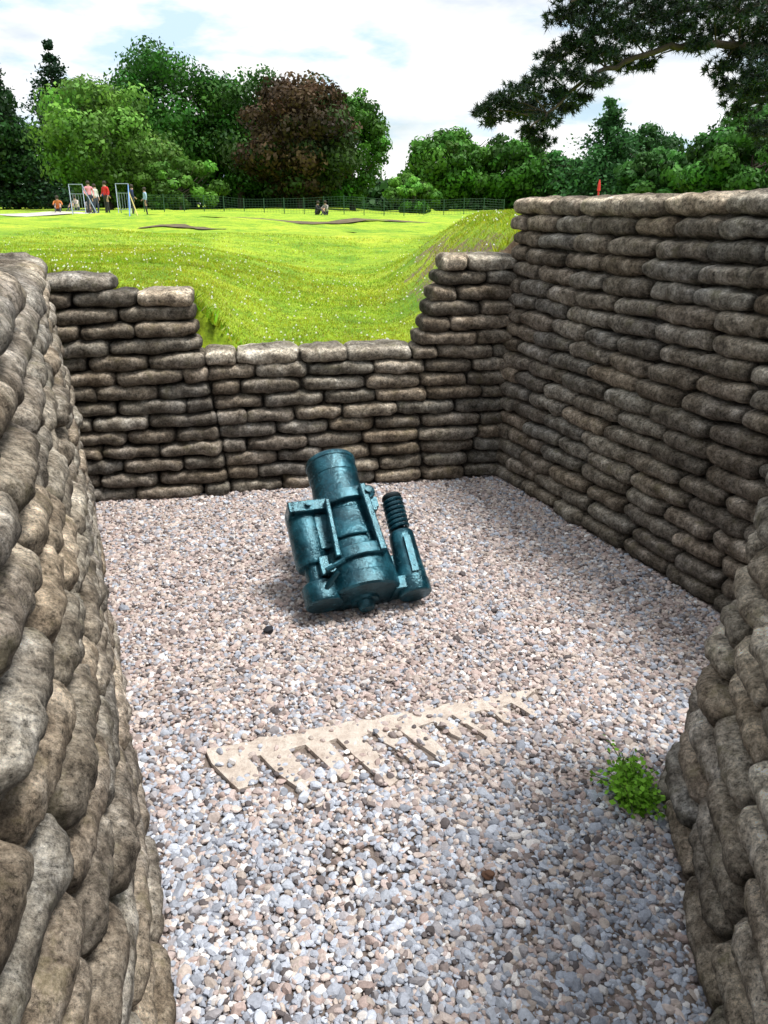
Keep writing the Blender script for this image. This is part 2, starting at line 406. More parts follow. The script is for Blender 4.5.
# ------------------------------------------------------------------ trench mortar
m,nt,b=newmat('teal_painted_iron',.38); co=objco(nt)
n1=noise(nt,co,7,8,.65); n2=noise(nt,co,45,8,.75)
c=ramp(nt,n1,[(.3,(.0015,.007,.012)),(.5,(.004,.034,.050)),(.68,(.020,.11,.150))])
c=mix(nt,ramp(nt,n2,[(.60,0.),(.70,.5)]),c,(.11,.26,.31)); c=mix(nt,ramp(nt,noise(nt,co,16,8,.8),[(.60,0.),(.68,.6)]),c,(.008,.009,.010))
nt.links.new(c,b.inputs['Base Color']); nt.links.new(ramp(nt,n2,[(.3,.10),(.7,.30)]),b.inputs['Roughness']); b.inputs['Metallic'].default_value=.2
b.inputs['Specular IOR Level'].default_value=1.0; b.inputs['Specular Tint'].default_value=(.5,.88,1.,1)
nt.links.new(bump(nt,n2,.4,.005,bump(nt,n1,.7,.02)),b.inputs['Normal']); M_IRON=m
M_DARK=simple('dark_iron',(.008,.016,.02),.5,.3)
MORT=empty('trench_mortar',(-.108,3.56,0),'dark teal iron trench mortar with recoil cylinders resting on gravel','mortar')
A_=Vector((-.235,.70,.60)).normalized(); U_=Vector((.70,.235,0)).normalized(); V_=A_.cross(U_)
RM=Matrix(((U_.x,V_.x,A_.x,0),(U_.y,V_.y,A_.y,0),(U_.z,V_.z,A_.z,.115),(0,0,0,1)))
def lathe(prof,n=48,cx=0,cy=0,sh=0.):
    V=[];F=[]
    for (r,a) in prof:
        for j in range(n):
            an=2*math.pi*j/n; V.append((cx+sh*a+r*math.cos(an),cy+r*math.sin(an),a))
    for i in range(len(prof)-1):
        for j in range(n): F.append((i*n+j,i*n+(j+1)%n,(i+1)*n+(j+1)%n,(i+1)*n+j))
    return np.array(V),np.array(F)
def arcband(r0,r1,a0,a1,g0,g1,n=32,cx=0,cy=0,r1b=None,r0b=None,tilt=0.):
    V=[];F=[]; r1b=r1b or r1; r0b=r0b or r0
    for i in range(n+1):
        g=math.radians(g0+(g1-g0)*i/n); c_,s_=math.cos(g),math.sin(g); t_=tilt*(i/n)
        for (r,a) in ((r0,a0),(r1,a0),(r1b,a1),(r0b,a1)): V.append((cx+r*c_,cy+r*s_,a+t_))
    for i in range(n):
        for j in range(4): F.append((4*i+j,4*i+(j+1)%4,4*i+4+(j+1)%4,4*i+4+j))
    F.append((0,3,2,1)); q=4*n; F.append((q,q+1,q+2,q+3)); return np.array(V),np.array(F)
def boxm(x0,x1,y0,y1,z0,z1,x0t=None,x1t=None):
    x0t=x0 if x0t is None else x0t; x1t=x1 if x1t is None else x1t
    V=np.array([((x0,x0t)[k] if i==0 else (x1,x1t)[k],(y0,y1)[j],(z0,z1)[k]) for i in (0,1) for j in (0,1) for k in (0,1)])
    F=np.array([(0,1,3,2),(4,6,7,5),(0,4,5,1),(2,3,7,6),(0,2,6,4),(1,5,7,3)]); return V,F
def part(name,geos,mat=M_IRON,label=None,bev=.006):
    V,F,_=merge(geos); me=mesh_np(name,V,F,mat); me.validate()
    bm=bmesh.new(); bm.from_mesh(me); bmesh.ops.recalc_face_normals(bm,faces=bm.faces); bm.to_mesh(me); bm.free()
    o=add(name,me,MORT,label); o.matrix_local=RM
    if bev:
        bv=o.modifiers.new('bevel','BEVEL'); bv.width=bev; bv.segments=2; bv.limit_method='ANGLE'; bv.angle_limit=math.radians(35)
    me.polygons.foreach_set('use_smooth',np.ones(len(me.polygons),dtype=bool)); me.set_sharp_from_angle(angle=math.radians(40))
    return o
part('barrel',[lathe([(0,.02),(.198,.02),(.197,.08),(.190,.16),(.179,.27),(.166,.38),(.154,.49),(.143,.59),(.137,.66),(.135,.70)],56) ],bev=0)
part('muzzle_ring',[lathe([(.133,.695),(.139,.70),(.141,.715),(.139,.785),(.144,.79),(.144,.806),(.137,.818),(.112,.818),(.110,.80),(.110,.60),(0,.60)],56)],bev=0)
part('breech',[lathe([(0,-.095),(.036,-.095),(.044,-.085),(.046,-.055),(.072,-.053),(.076,-.04),(.155,-.036),(.190,-.033),(.200,-.022),(.201,.045),(.197,.055)],56)],bev=0)
part('cradle',[arcband(.182,.204,.25,.44,-215,-74,9,r1b=.172,r0b=.150),boxm(-.205,-.11,-.124,.03,.22,.43,-.195,-.11),boxm(.15,.24,-.03,.05,.04,.18)],bev=.008)
part('upper_strap',[arcband(.146,.198,.44,.505,-200,-44,6,tilt=.045),boxm(-.315,-.10,-.172,-.122,.430,.495),boxm(-.325,-.29,-.172,-.01,.430,.495)],bev=.006)
part('lower_strap',[arcband(.180,.226,.10,.165,-195,-56,8,tilt=.03),boxm(-.225,-.16,-.14,.0,.07,.18)],bev=.006)
part('side_bar',[boxm(.084,.124,-.218,-.150,.13,.535,.066,.102),boxm(-.150,-.118,-.212,-.150,.13,.47,-.135,-.108)],bev=.007)
ring=[]
for i in range(24):
    g=2*math.pi*i/24; ring.append((.105+.030*math.cos(g),-.20,.485+.030*math.sin(g)))
part('lug',[tube(ring+[ring[0]],[.012]*25,8,False),boxm(.075,.135,-.19,-.12,.38,.46),tube([(.105,-.15,.485),(.105,-.232,.485)],[.018,.018],10),boxm(.12,.17,-.13,-.07,.43,.49)],bev=0)
for a_,b_,r_ in (((-.18,-.12,.08),(-.18,-.195,.08),.023),((-.23,-.11,-.01),(-.15,-.19,.06),.015),((-.11,-.20,.11),(-.21,-.195,.07),.014),((-.22,-.13,.465),(-.22,-.195,.465),.017)):
    part('bolt',[tube([a_,b_],[r_,r_],8)],bev=0)
part('recoil_cylinder',[lathe([(0,.505),(.05,.503),(.076,.497),(.089,.485),(.092,.465),(.092,.175),(.082,.155),(.055,.15),(.05,.06),(0,.06)],40,-.236,-.045)],bev=0,label='smooth recoil cylinder with domed cap')
part('cylinder_nut',[tube([(-.236,-.045,.50),(-.236,-.045,.525)],[.026,.022],6)],bev=0)
part('foot',[lathe([(0,-.055),(.092,-.055),(.098,-.048),(.099,-.03),(.099,.055),(.090,.062),(.070,.075),(0,.075)],36,-.222,-.035),boxm(-.222,-.10,-.095,.06,-.04,.06)],bev=.006)
SH=.035
part('recoil_cylinder',[lathe([(0,.300),(.060,.30),(.068,.29),(.070,.26),(.071,.20),(.076,.08),(.080,.062),(.080,.0),(0,.0)],40,.270,-.03,SH),boxm(.254,.289,-.122,-.09,.03,.24,.260,.295)],bev=0,label='narrow recoil cylinder with exposed coil spring')
coil=[]; turns=7
for i in range(turns*16+1):
    g=2*math.pi*i/16; a_=.31+.19*i/(turns*16); coil.append((.270+SH*a_+.050*math.cos(g),-.03+.050*math.sin(g),a_))
part('spring',[tube(coil,[.0115]*len(coil),8,True)],bev=0)
part('spring_rod',[lathe([(.028,.29),(.028,.505),(.052,.51),(.057,.52),(.052,.535),(0,.54)],24,.270,-.03,SH)],M_DARK,bev=0)
part('foot',[lathe([(0,-.07),(.084,-.07),(.090,-.06),(.091,.01),(0,.01)],32,.268,-.02),boxm(.15,.268,-.09,.06,-.045,.03)],bev=.006)

# ------------------------------------------------------------------ weed beside the wall
r=np.random.default_rng(21); stems=[];LV=[];LF=[];LCc=[];n0=0
for i in range(60):
    an=r.uniform(0,6.28); ln=r.uniform(.05,.16) if i%6 else r.uniform(.15,.21); le=r.uniform(.2,.9)
    d=np.array([math.cos(an)*le-.15,math.sin(an)*le,1.]); d/=np.linalg.norm(d)
    b0=np.array([r.normal(0,.03),r.normal(0,.055),0]); b0[0]+=b0[1]*.12; pts=[b0+d*ln*t_+np.array([0,0,-.08*le*t_*t_]) for t_ in np.linspace(0,1,6)]
    stems.append(tube(pts,[.0018]*6,5,False))
    for j in range(22):
        t_=r.uniform(.15,1); p=b0+d*ln*t_+np.array([0,0,-.08*le*t_*t_])+r.normal(0,.012,3); p[2]=max(p[2],.01)
        u=r.normal(size=3); u[2]*=.5; u/=np.linalg.norm(u); v=np.cross(u,np.array([0,0,1.])+r.normal(0,.5,3)); v/=np.linalg.norm(v); s=r.uniform(.008,.015)
        LV+= [p,p+u*s+v*s*.7,p+u*s*1.9,p+u*s-v*s*.7]; LF.append((n0,n0+1,n0+2,n0+3)); n0+=4
        cc=np.array([.24,.52,.045])*r.uniform(.4,1.4); LCc+=[cc]*4
W=empty('weed_plant',(.905,2.18,.015),'low bright green leafy weed growing at the wall base','plant')
V,F,_=merge(stems); add('stem',mesh_np('stem',V,F,simple('weed_stem',(.12,.20,.03))),W)
add('foliage',mesh_np('foliage',np.array(LV),np.array(LF),M_LEAF,np.array(LCc)),W)

# ------------------------------------------------------------------ grass blades
def blades(n,x0,x1,y0,y1,hh,seed,ypow=1.6,flower=.0):
    r=np.random.default_rng(seed); x=r.uniform(x0,x1,n); y=y0+(y1-y0)*r.uniform(size=n)**ypow
    d=poly_dist(x,y); e_=.15; gxs=(ground_h(x+e_,y)-ground_h(x-e_,y))/(2*e_); k=(d>.23)&((gxs<.7)|(r.uniform(size=n)<.45)); x=x[k];y=y[k];d=d[k]; n=len(x); z=ground_h(x,y)-.005
    e=1+1.2*(d<.40); h=r.uniform(.4,1.2,n)*hh*e; a=r.uniform(0,6.28,n); w=h*.13+.002
    lx=r.normal(0,.6,n)*h; ly=r.normal(0,.6,n)*h
    A=np.stack([x-np.cos(a)*w,y-np.sin(a)*w,z],-1);B=np.stack([x+np.cos(a)*w,y+np.sin(a)*w,z],-1);C=np.stack([x+lx,y+ly,z+h],-1)
    V=np.stack([A,B,C],1).reshape(-1,3);F=np.arange(3*n).reshape(-1,3)
    pt=(.5+.5*np.sin(1.9*x+1.1*y+np.sin(2.3*y))*np.sin(1.3*y-.9*x)); p2=.5+.5*np.sin(7*x+3*np.sin(5*y))*np.sin(6*y+2*np.sin(4*x))
    c=np.stack([r.uniform(.24,.46,n)+.14*pt,r.uniform(.43,.62,n),r.uniform(.010,.04,n)],-1)*r.uniform(.55,1.15,(n,1))*(.66+.44*p2[:,None])
    dry=r.uniform(size=n)<.03; c[dry]=(.6,.54,.25)
    fl=r.uniform(size=n)<flower; c[fl]=(.85,.85,.78)
    Vv=V.reshape(-1,3,3); Vv[fl,0]=Vv[fl,2]+np.array([-.010,0,0]); Vv[fl,1]=Vv[fl,2]+np.array([.010,0,.0]); Vv[fl,2]+=np.array([0,.008,.014]); V=Vv.reshape(-1,3)
    return V,F,np.repeat(c,3,0)
V,F,C=merge([blades(110000,-4.5,1.3,5.4,11,.024,1,flower=.005),blades(60000,-7,3.0,8.5,20,.035,2,1.3,flower=.004),blades(12000,-3.6,-1.2,3.5,5.8,.04,3,1),blades(22000,.6,3.6,4.0,9.5,.03,4,1)])
add('grass',mesh_np('grass',V,F,M_BLADE,C),kind='stuff')

# ------------------------------------------------------------------ bare-earth strips and path in the field
def ribbon(name,pts,w,mat,dz=.03):
    V=[];F=[]
    n_=len(pts)
    for i,(x,y) in enumerate(pts):
        wv=w*(.7+.3*math.sin(i*1.7))*(math.sin(math.pi*(i+.3)/(n_-.4))**.5)
        for s in (-1,0,1): V.append((x,y+s*wv,gz(x,y+s*wv)+dz))
    for i in range(n_-1):
        for j in (0,1): F.append((3*i+j,3*i+3+j,3*i+4+j,3*i+1+j))
    add(name,mesh_np(name,V,F,mat),kind='structure')
M_DIRT=simple('bare_earth',(.13,.10,.05),.95,0,.5,3); M_PATH=simple('pale_path_stone',(.50,.46,.42),.9,0,.2,2)
ribbon('earth_bank',[(-7.5+.25*i,25+.5*math.sin(i*.5)) for i in range(12)],.5,M_DIRT)
ribbon('earth_bank',[(-1.2+.25*i,25+.4*math.sin(i*.6)) for i in range(15)],.5,M_DIRT,.05)
ribbon('earth_bank',[(-11+.6*i,38+.8*math.sin(i*.4)) for i in range(26)],.8,M_DIRT,.05)
ribbon('footpath',[(-40+1.2*i,49.5+.5*math.sin(i*.2)) for i in range(24)],1.8,M_PATH,.04)

# ------------------------------------------------------------------ trees
def leaves(P,Nrm,size,col,r):
    n=len(P); u=r.normal(size=(n,3)); u-= (u*Nrm).sum(1,keepdims=True)*Nrm*.7; u/=np.linalg.norm(u,axis=1)[:,None]
    v=np.cross(u,Nrm+r.normal(0,.4,(n,3))); v/=np.linalg.norm(v,axis=1)[:,None]+1e-9
    s=(size*r.uniform(.6,1.3,n))[:,None]
    V=np.stack([P-u*s,P+v*s*.6,P+u*s,P-v*s*.6],1).reshape(-1,3); F=np.arange(4*n).reshape(-1,4)
    return V,F,np.repeat(col,4,0)
def broadleaf(label,x,y,top,w,color,seed,nl=14000,low=.04,cat='tree',name='tree',nclump=110,size=.27,group=None,color2=None,c2p=.3):
    r=np.random.default_rng(seed); z0=gz(x,y)-.1; h=top-z0
    T=empty(name,(x,y,z0),label,cat,group)
    cz=h*(low+1)/2; rz=h*(1-low)/2; rx=w/2
    parts=[tube([(0,0,0),(.1*r.normal(),.1,h*.25),(.15*r.normal(),0,h*.5),(0,.1,h*.85)],[h*.03,h*.024,h*.016,h*.004],8)]
    for i in range(9):
        a=r.uniform(0,6.28); zb=h*r.uniform(.2,.55); L_=rx*r.uniform(.5,.85)
        parts.append(tube([(0,0,zb),(math.cos(a)*L_*.5,math.sin(a)*L_*.5,zb+L_*.25),(math.cos(a)*L_,math.sin(a)*L_,zb+L_*.65)],[h*.011,h*.008,h*.003],6))
    V,F,_=merge(parts); add('trunk',mesh_np('trunk',V,F,M_BARK,smooth=True),T)
    PP=[];NN=[];CC=[]
    for c in range(nclump):
        d=r.normal(size=3); d/=np.linalg.norm(d); rad=r.uniform(.55,.95)
        env=1-.09*math.sin(3*math.atan2(d[1],d[0])+seed)-.08*r.uniform()
        lz=d[2]*rz*rad
        wide=1.05 if d[2]>-.2 else 1.15
        q=np.array([d[0]*rx*rad*env*wide,d[1]*rx*rad*env*wide,cz+lz])
        cr=(.11+.12*r.uniform())*min(w,h)*.8
        m_=int(nl/nclump*(cr/(.15*min(w,h)))**2*1.1)+20
        e=r.normal(size=(m_,3)); e/=np.linalg.norm(e,axis=1)[:,None]
        P=q+e*np.array([1,1,.72])*cr*(r.uniform(.55,1.15,(m_,1)))
        P[:,2]=np.maximum(P[:,2],.2)
        PP.append(P);NN.append(e)
        t=r.uniform(.45,1.45); bc=np.array(color if (color2 is None or r.uniform()>c2p-.35*d[2]+.25*d[0]) else color2)
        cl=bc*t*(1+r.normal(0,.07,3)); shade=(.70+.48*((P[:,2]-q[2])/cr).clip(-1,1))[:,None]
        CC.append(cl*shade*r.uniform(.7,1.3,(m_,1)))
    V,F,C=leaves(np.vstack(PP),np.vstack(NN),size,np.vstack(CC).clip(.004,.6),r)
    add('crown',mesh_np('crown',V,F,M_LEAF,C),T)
def conifer(label,x,y,top,w,color,seed,nl=11000,layers=17,size=.24):
    r=np.random.default_rng(seed); z0=gz(x,y)-.1; h=top-z0
    T=empty('conifer_tree',(x,y,z0),label,'tree')
    parts=[tube([(0,0,0),(0,0,h*.5),(0,0,h*.98)],[h*.022,h*.014,.03],8)]
    PP=[];NN=[];CC=[]
    for k in range(layers):
        f=k/(layers-1); zb=h*(.06+.90*f); R=w/2*(1-f)**.8*r.uniform(.65,1.2)+.35
        nb=int(10-4*f)
        for j in range(nb):
            a=r.uniform(0,6.28); L_=R*r.uniform(.6,1.15); dz=-.18*L_
            e=(math.cos(a)*L_,math.sin(a)*L_,zb+dz+.1*L_)
            parts.append(tube([(0,0,zb),(e[0]*.5,e[1]*.5,zb+dz*.6),e],[.05,.03,.01],5,False))
            m_=int(nl/(layers*nb)*(.4+1.2*(1-f)))
            t=r.uniform(.15,1,m_)[:,None]; P=np.array([[0,0,zb]])*(1-t)+np.array([e])*t+np.concatenate([r.normal(0,.13*L_+.12,(m_,2)),r.normal(-.05,.16+.08*L_,(m_,1))],1)
            n_=r.normal(0,.5,(m_,3))+np.array([0,0,.8]); n_/=np.linalg.norm(n_,axis=1)[:,None]
            PP.append(P);NN.append(n_);CC.append(np.array(color)*r.uniform(.6,1.3)*r.uniform(.7,1.3,(m_,1)))
    V,F,_=merge(parts); add('trunk',mesh_np('trunk',V,F,M_BARK,smooth=True),T)
    V,F,C=leaves(np.vstack(PP),np.vstack(NN),size,np.vstack(CC),r)
    add('crown',mesh_np('crown',V,F,M_LEAF,C),T)
G1=(.045,.16,.02); G2=(.15,.32,.05); G3=(.09,.25,.028); CB=(.095,.060,.028); GD=(.022,.065,.022)
conifer('tall dark conifer at the edge of the lawn',-44.5,100,18.5,11,GD,1,9000)
conifer('slender dark conifer with pointed top',-39.5,104,20.0,14,(.022,.06,.03),2,12000,layers=14)
broadleaf('dark broadleaf tree at the field edge',-48,98,15,14,(.03,.09,.02),31,10000)
broadleaf('pale green feathery tree standing before darker trees',-26.5,80,12.9,12,G2,3,15000,nclump=120,size=.22)
broadleaf('low pale green shrub below the tall trees',-19.2,78,6.0,8,(.12,.28,.04),4,8000,nclump=60,size=.2)
broadleaf('large dark green broadleaf tree',-27.5,108,20.0,17,G1,5,18000)
broadleaf('large green broadleaf tree with full crown',-19.0,110,18.6,15,(.055,.17,.02),6,15000)
broadleaf('dark green broadleaf tree beside conifers',-36,108,16.5,15,(.035,.11,.02),32,11000)
broadleaf('copper beech with reddish brown crown',-9.8,98,15.8,13.2,CB,7,20000,nclump=120,color2=(.05,.10,.022),c2p=.25)
broadleaf('green broadleaf tree beside copper beech',-4.0,106,15.0,9.5,G3,8,13000)
broadleaf('dark green broadleaf tree behind copper beech',-14.5,114,16.4,13,(.035,.12,.02),33,11000)
broadleaf('mid green rounded tree behind the fence',7.2,95,9.7,11,G3,9,14000,nclump=120)
broadleaf('mid green rounded tree behind the fence',14.4,96,9.3,9.5,(.065,.20,.025),10,12000,nclump=110)
broadleaf('light green shrub beside the wire fence',2.6,76,4.4,5,(.12,.30,.04),12,7000,nclump=55,size=.2)
conifer('dark spruce rising above the wall',23.6,90,12.2,13,(.055,.16,.05),13,10000,layers=12)
broadleaf('small dark green tree above the wall',19.2,96,7.4,8,(.055,.17,.035),14,8000)
broadleaf('dark green round topped tree above the wall',30.6,98,10.2,10,(.05,.16,.035),15,10000)
broadleaf('wide green tree above the wall',28.5,84,6.9,10,(.07,.21,.04),17,10000)
broadleaf('broad dark cedar with layered crown',27,62,7.4,9,(.06,.18,.03),16,14000,low=.1,nclump=90,size=.2)
broadleaf('dark green tree behind the wall',36,80,11.0,12,(.06,.18,.03),18,9000)
r=np.random.default_rng(40); PP=[];NN=[];CC=[]
for i in range(900):
    x=r.uniform(-90,90); y=r.uniform(116,127); lim=(11.5 if x<-6 else (3.6 if x<24 else 5)); zt=.6+(lim-.6)*r.uniform()**1.3; cr=r.uniform(1.5,2.7); m_=100
    e=r.normal(size=(m_,3)); e/=np.linalg.norm(e,axis=1)[:,None]; PP.append(np.array([x,y,zt])+e*cr*r.uniform(.5,1.1,(m_,1))); NN.append(e)
    CC.append(np.array((.028,.085,.018))*r.uniform(.4,1.4)*r.uniform(.7,1.3,(m_,1)))
V,F,C=leaves(np.vstack(PP),np.vstack(NN),.6,np.vstack(CC),r)
add('woodland',mesh_np('woodland',V,F,M_LEAF,C),kind='stuff')

# overhanging pine
r=np.random.default_rng(50); px0,py0=10.2,20.5; pz0=gz(px0,py0)
T=empty('pine_tree',(px0,py0,pz0),'dark pine with long needle boughs hanging over the wall','tree')
def at(a,b_,yy): return np.array([.0227*a*yy/20-px0, yy-py0, 2+(4.18-.0201*b_)*yy/20-pz0])
limbs=[[(432,20),(400,-8),(330,2),(262,14),(206,34),(174,58),(142,84),(114,106)],
       [(432,70),(395,48),(340,42),(286,44),(240,58),(202,78),(168,112),(150,126)],
       [(432,110),(400,96),(372,100),(345,88)],
       [(432,-20),(380,-40),(300,-34),(220,-22),(182,2)],
       [(432,150),(408,140),(380,130)]]
LP=[];parts=[tube([(0,0,0),(.1,0,3),(0,.1,6),(-.2,0,9),(-.1,0,12)],[.32,.27,.2,.13,.05],10)]
for li,lm in enumerate(limbs):
    pts=[]; n_=len(lm)
    for i,(a,b_) in enumerate(lm):
        pts.append(at(a,b_,20.5-1.6*(i/(n_-1))*(1 if li%2 else -.6)))
    pts[0]=np.array([0,0,pts[0][2]-.3])
    fine=[]
    for i in range(len(pts)-1):
        for q in range(5): fine.append(pts[i]*(1-q/5)+pts[i+1]*q/5+r.normal(0,.03,3))
    fine.append(pts[-1]); LP+=fine[3:]
    parts.append(tube(fine,list(np.linspace(.11,.018,len(fine))),7,False))
LP=np.array(LP)
pads=[(103,108,.7),(112,120,.5),(120,98,.8),(130,110,.8),(140,86,.8),(150,130,.7),(152,100,.9),(163,140,.6),(165,118,.8),(160,72,.7),(175,92,.8),(172,56,.9),(186,106,.7),(185,42,.9),(178,16,1.0),(190,72,.8),(196,0,1.2),(204,30,1.0),(205,54,.8),(218,12,1.2),(222,48,.9),(214,80,.8),(235,30,1.2),(240,60,.9),(250,2,1.4),(255,36,1.1),(262,62,.7),(270,16,1.3),(285,38,1.0),(290,2,1.4),(300,24,1.0),(312,44,.7),(322,6,1.4),(330,30,1.1),(338,66,.8),(348,86,.8),(350,12,1.4),(352,50,1.0),(362,106,.8),(368,78,1.),(375,28,1.4),(384,128,.8),(390,60,1.4),(392,96,1.1),(178,-15,1.4),(220,-22,1.6),(260,-32,1.6),(310,-28,1.6),(360,-32,1.7),(405,0,1.8),(410,138,1.1),(148,112,.6),(200,96,.5),(375,5,1.4),(380,45,1.2),(374,92,.8),(382,76,1.)]
tv=[];tf=[];tc=[];nn0=0
for (a,b_,s) in pads:
    yy=20+r.uniform(-1.0,1.0); c=at(a,b_,yy)
    j=np.argmin(np.linalg.norm(LP-c-np.array([.35,0,0]),axis=1)); st=LP[j]
    parts.append(tube([st,(st+c)/2+np.array([0,0,.06]),c],[.022,.016,.008],5,False))
    nt_=int(58*s)
    for i in range(nt_):
        e=r.normal(size=3); e/=np.linalg.norm(e); p=c+e*np.array([.78,.78,.40])*s*.64*r.uniform(.15,1.1)
        if i%3==0: parts.append(tube([c,(c+p)/2+np.array([0,0,.03]),p],[.010,.007,.004],4,False))
        m_=28; d=r.normal(size=(m_,3))+np.array([e[0],e[1],.35])*.8; d/=np.linalg.norm(d,axis=1)[:,None]; ln=r.uniform(.09,.19,(m_,1))
        u=np.cross(d,r.normal(size=(m_,3))); u/=np.linalg.norm(u,axis=1)[:,None]; w=.013
        Vn=np.stack([p-u*w,p+u*w,p+d*ln],1).reshape(-1,3); tv.append(Vn); tf.append(np.arange(3*m_).reshape(-1,3)+nn0); nn0+=3*m_
        tc.append(np.tile(np.array((.008,.026,.013))*r.uniform(.4,1.8),(3*m_,1)))
V,F,_=merge(parts); add('trunk',mesh_np('trunk',V,F,M_BARK,smooth=True),T)
add('crown',mesh_np('crown',np.vstack(tv),np.vstack(tf),M_NEEDLE,np.vstack(tc)),T)

# ------------------------------------------------------------------ wire fence
FE=empty('wire_fence',(-18,62,gz(-18,62)),'green wire mesh fence on thin posts across the lawn','fence')
M_FEN=simple('fence_green',(.03,.09,.05),.5,.2)
fx=np.arange(0,27.1,1.5); pm=mesh_np('post',*tube([(0,0,-.2),(0,0,1.2)],[.035,.03],6),M_FEN)
def fz(x): return gz(-18+x,62)-gz(-18,62)
for i,x in enumerate(fx):
    o=add('post',pm,FE); o.location=(x,0,fz(x))
ws=[]
for z in np.arange(.1,1.15,.17): ws.append(tube([(x,0,fz(x)+z) for x in fx],[.007]*len(fx),4,False))
for x in np.arange(0,27,.22): ws.append(tube([(x,0,fz(x)+.05),(x,0,fz(x)+1.12)],[.0055]*2,4,False))
V,F,_=merge(ws); add('wire_mesh',mesh_np('wire_mesh',V,F,M_FEN),FE)

# ------------------------------------------------------------------ people
M_SKIN=simple('skin',(.45,.28,.2),.6,0,.05); M_HAIR=simple('hair',(.03,.02,.012),.7)
def person(x,y,label,shirt,trousers,pose='stand',face=0,h=1.7):
    if pose=='stand':
        J=dict(pel=(0,0,.93),spi=(0,.0,1.15),che=(0,.01,1.36),nec=(0,0,1.50),hed=(0,-.02,1.62),
          sl=(.19,0,1.42),el=(.25,.02,1.15),wl=(.22,-.08,.92),hl=(.21,-.11,.82),sr=(-.19,0,1.42),er=(-.26,.02,1.16),wr=(-.20,-.16,1.0),hr=(-.16,-.22,.96),
          pl=(.10,0,.90),kl=(.12,-.03,.50),al=(.13,.02,.09),tl=(.14,-.14,.03),pr=(-.10,0,.90),kr=(-.11,.04,.50),ar=(-.12,.10,.09),tr=(-.13,-.05,.03))
    else:
        J=dict(pel=(0,0,.12),spi=(0,-.05,.34),che=(0,-.12,.55),nec=(0,-.15,.69),hed=(0,-.19,.81),
          sl=(.19,-.1,.62),el=(.26,-.25,.42),wl=(.15,-.42,.45),hl=(.08,-.48,.46),sr=(-.19,-.1,.62),er=(-.26,-.25,.42),wr=(-.15,-.42,.45),hr=(-.08,-.48,.47),
          pl=(.1,-.03,.12),kl=(.16,-.40,.48),al=(.14,-.72,.08),tl=(.14,-.86,.04),pr=(-.1,-.03,.12),kr=(-.16,-.42,.46),ar=(-.14,-.68,.08),tr=(-.15,-.82,.04))
    R=dict(pel=.15,spi=.13,che=.155,nec=.055,hed=.10,sl=.06,el=.045,wl=.032,hl=.038,sr=.06,er=.045,wr=.032,hr=.038,pl=.09,kl=.06,al=.04,tl=.035,pr=.09,kr=.06,ar=.04,tr=.035)
    names=list(J); E=[('pel','spi'),('spi','che'),('che','nec'),('nec','hed'),('che','sl'),('sl','el'),('el','wl'),('wl','hl'),('che','sr'),('sr','er'),('er','wr'),('wr','hr'),('pel','pl'),('pl','kl'),('kl','al'),('al','tl'),('pel','pr'),('pr','kr'),('kr','ar'),('ar','tr')]
    me=bpy.data.meshes.new('sk'); me.from_pydata([J[n] for n in names],[(names.index(a),names.index(b_)) for a,b_ in E],[])
    o=bpy.data.objects.new('sk',me); COL.objects.link(o); o.modifiers.new('s','SKIN')
    for i,n in enumerate(names):
        v=me.skin_vertices[0].data[i]; v.radius=(R[n],R[n]*(.75 if n in('pel','spi','che') else 1)); v.use_root=(n=='pel')
    sb=o.modifiers.new('d','SUBSURF'); sb.levels=1
    dg=bpy.context.evaluated_depsgraph_get(); dg.update(); em=bpy.data.meshes.new_from_object(o.evaluated_get(dg)); bpy.data.objects.remove(o)
    em.materials.clear()
    ms=simple('shirt',shirt,.8,0,.1); mt=simple('trousers',trousers,.8,0,.1); mb=simple('shoes',(.03,.03,.03))
    for q in (M_SKIN,ms,mt,mb): em.materials.append(q)
    jl={n:Vector(J[n]) for n in names}; cls={'hed':0,'nec':0,'hl':0,'hr':0,'wl':0,'wr':0,'el':1,'er':1,'che':1,'spi':1,'sl':1,'sr':1,'pel':2,'pl':2,'pr':2,'kl':2,'kr':2,'al':2,'ar':2,'tl':3,'tr':3}
    for p in em.polygons:
        c=p.center; n=min(names,key=lambda q:(c-jl[q]).length-R[q]*.6); p.material_index=cls[n]; p.use_smooth=True
    em.name='person'; P=add('person',em,None,label,'person',loc=(x,y,gz(x,y))); P.rotation_euler=(0,0,face); P.scale=(h/1.72,)*3
    U,Fq=cube_sphere(5); U=U/np.linalg.norm(U,axis=1)[:,None]; hc=jl['hed']
    V=U*np.array([.108,.115,.12])+np.array([hc.x,hc.y+.025,hc.z+.035]); add('hair',mesh_np('hair',V,Fq,M_HAIR,smooth=True),P)
    return P
person(-16.5,46.5,'person in a pink top standing by a metal frame',(.75,.30,.38),(.03,.04,.09),face=.6)
person(-15.75,47.0,'person in a red shirt and dark trousers standing',(.65,.03,.03),(.03,.03,.04),face=-.5,h=1.74)
person(-16.1,48.0,'person in a blue shirt standing in a small crowd',(.05,.12,.45),(.05,.05,.06),face=2.5,h=1.7)
person(-16.9,48.6,'person in a white shirt standing in a small crowd',(.7,.7,.7),(.06,.07,.12),face=1.2,h=1.66)
person(-14.4,47.5,'person in a dark blue jacket standing near a railing',(.02,.03,.10),(.06,.06,.07),face=2.,h=1.68)
person(-14.0,48.6,'person in a pale blue shirt standing near a railing',(.35,.5,.7),(.04,.04,.05),face=-1.,h=1.6)
person(-17.9,50,'person in grey clothing seated on the grass',(.22,.2,.2),(.10,.08,.06),'sit',.8)
person(-18.9,51,'person in a pale shirt seated on the grass',(.6,.5,.45),(.05,.05,.09),'sit',-.5)
person(-19.9,50.5,'person in an orange top seated on the grass',(.6,.2,.05),(.05,.05,.07),'sit',.3)
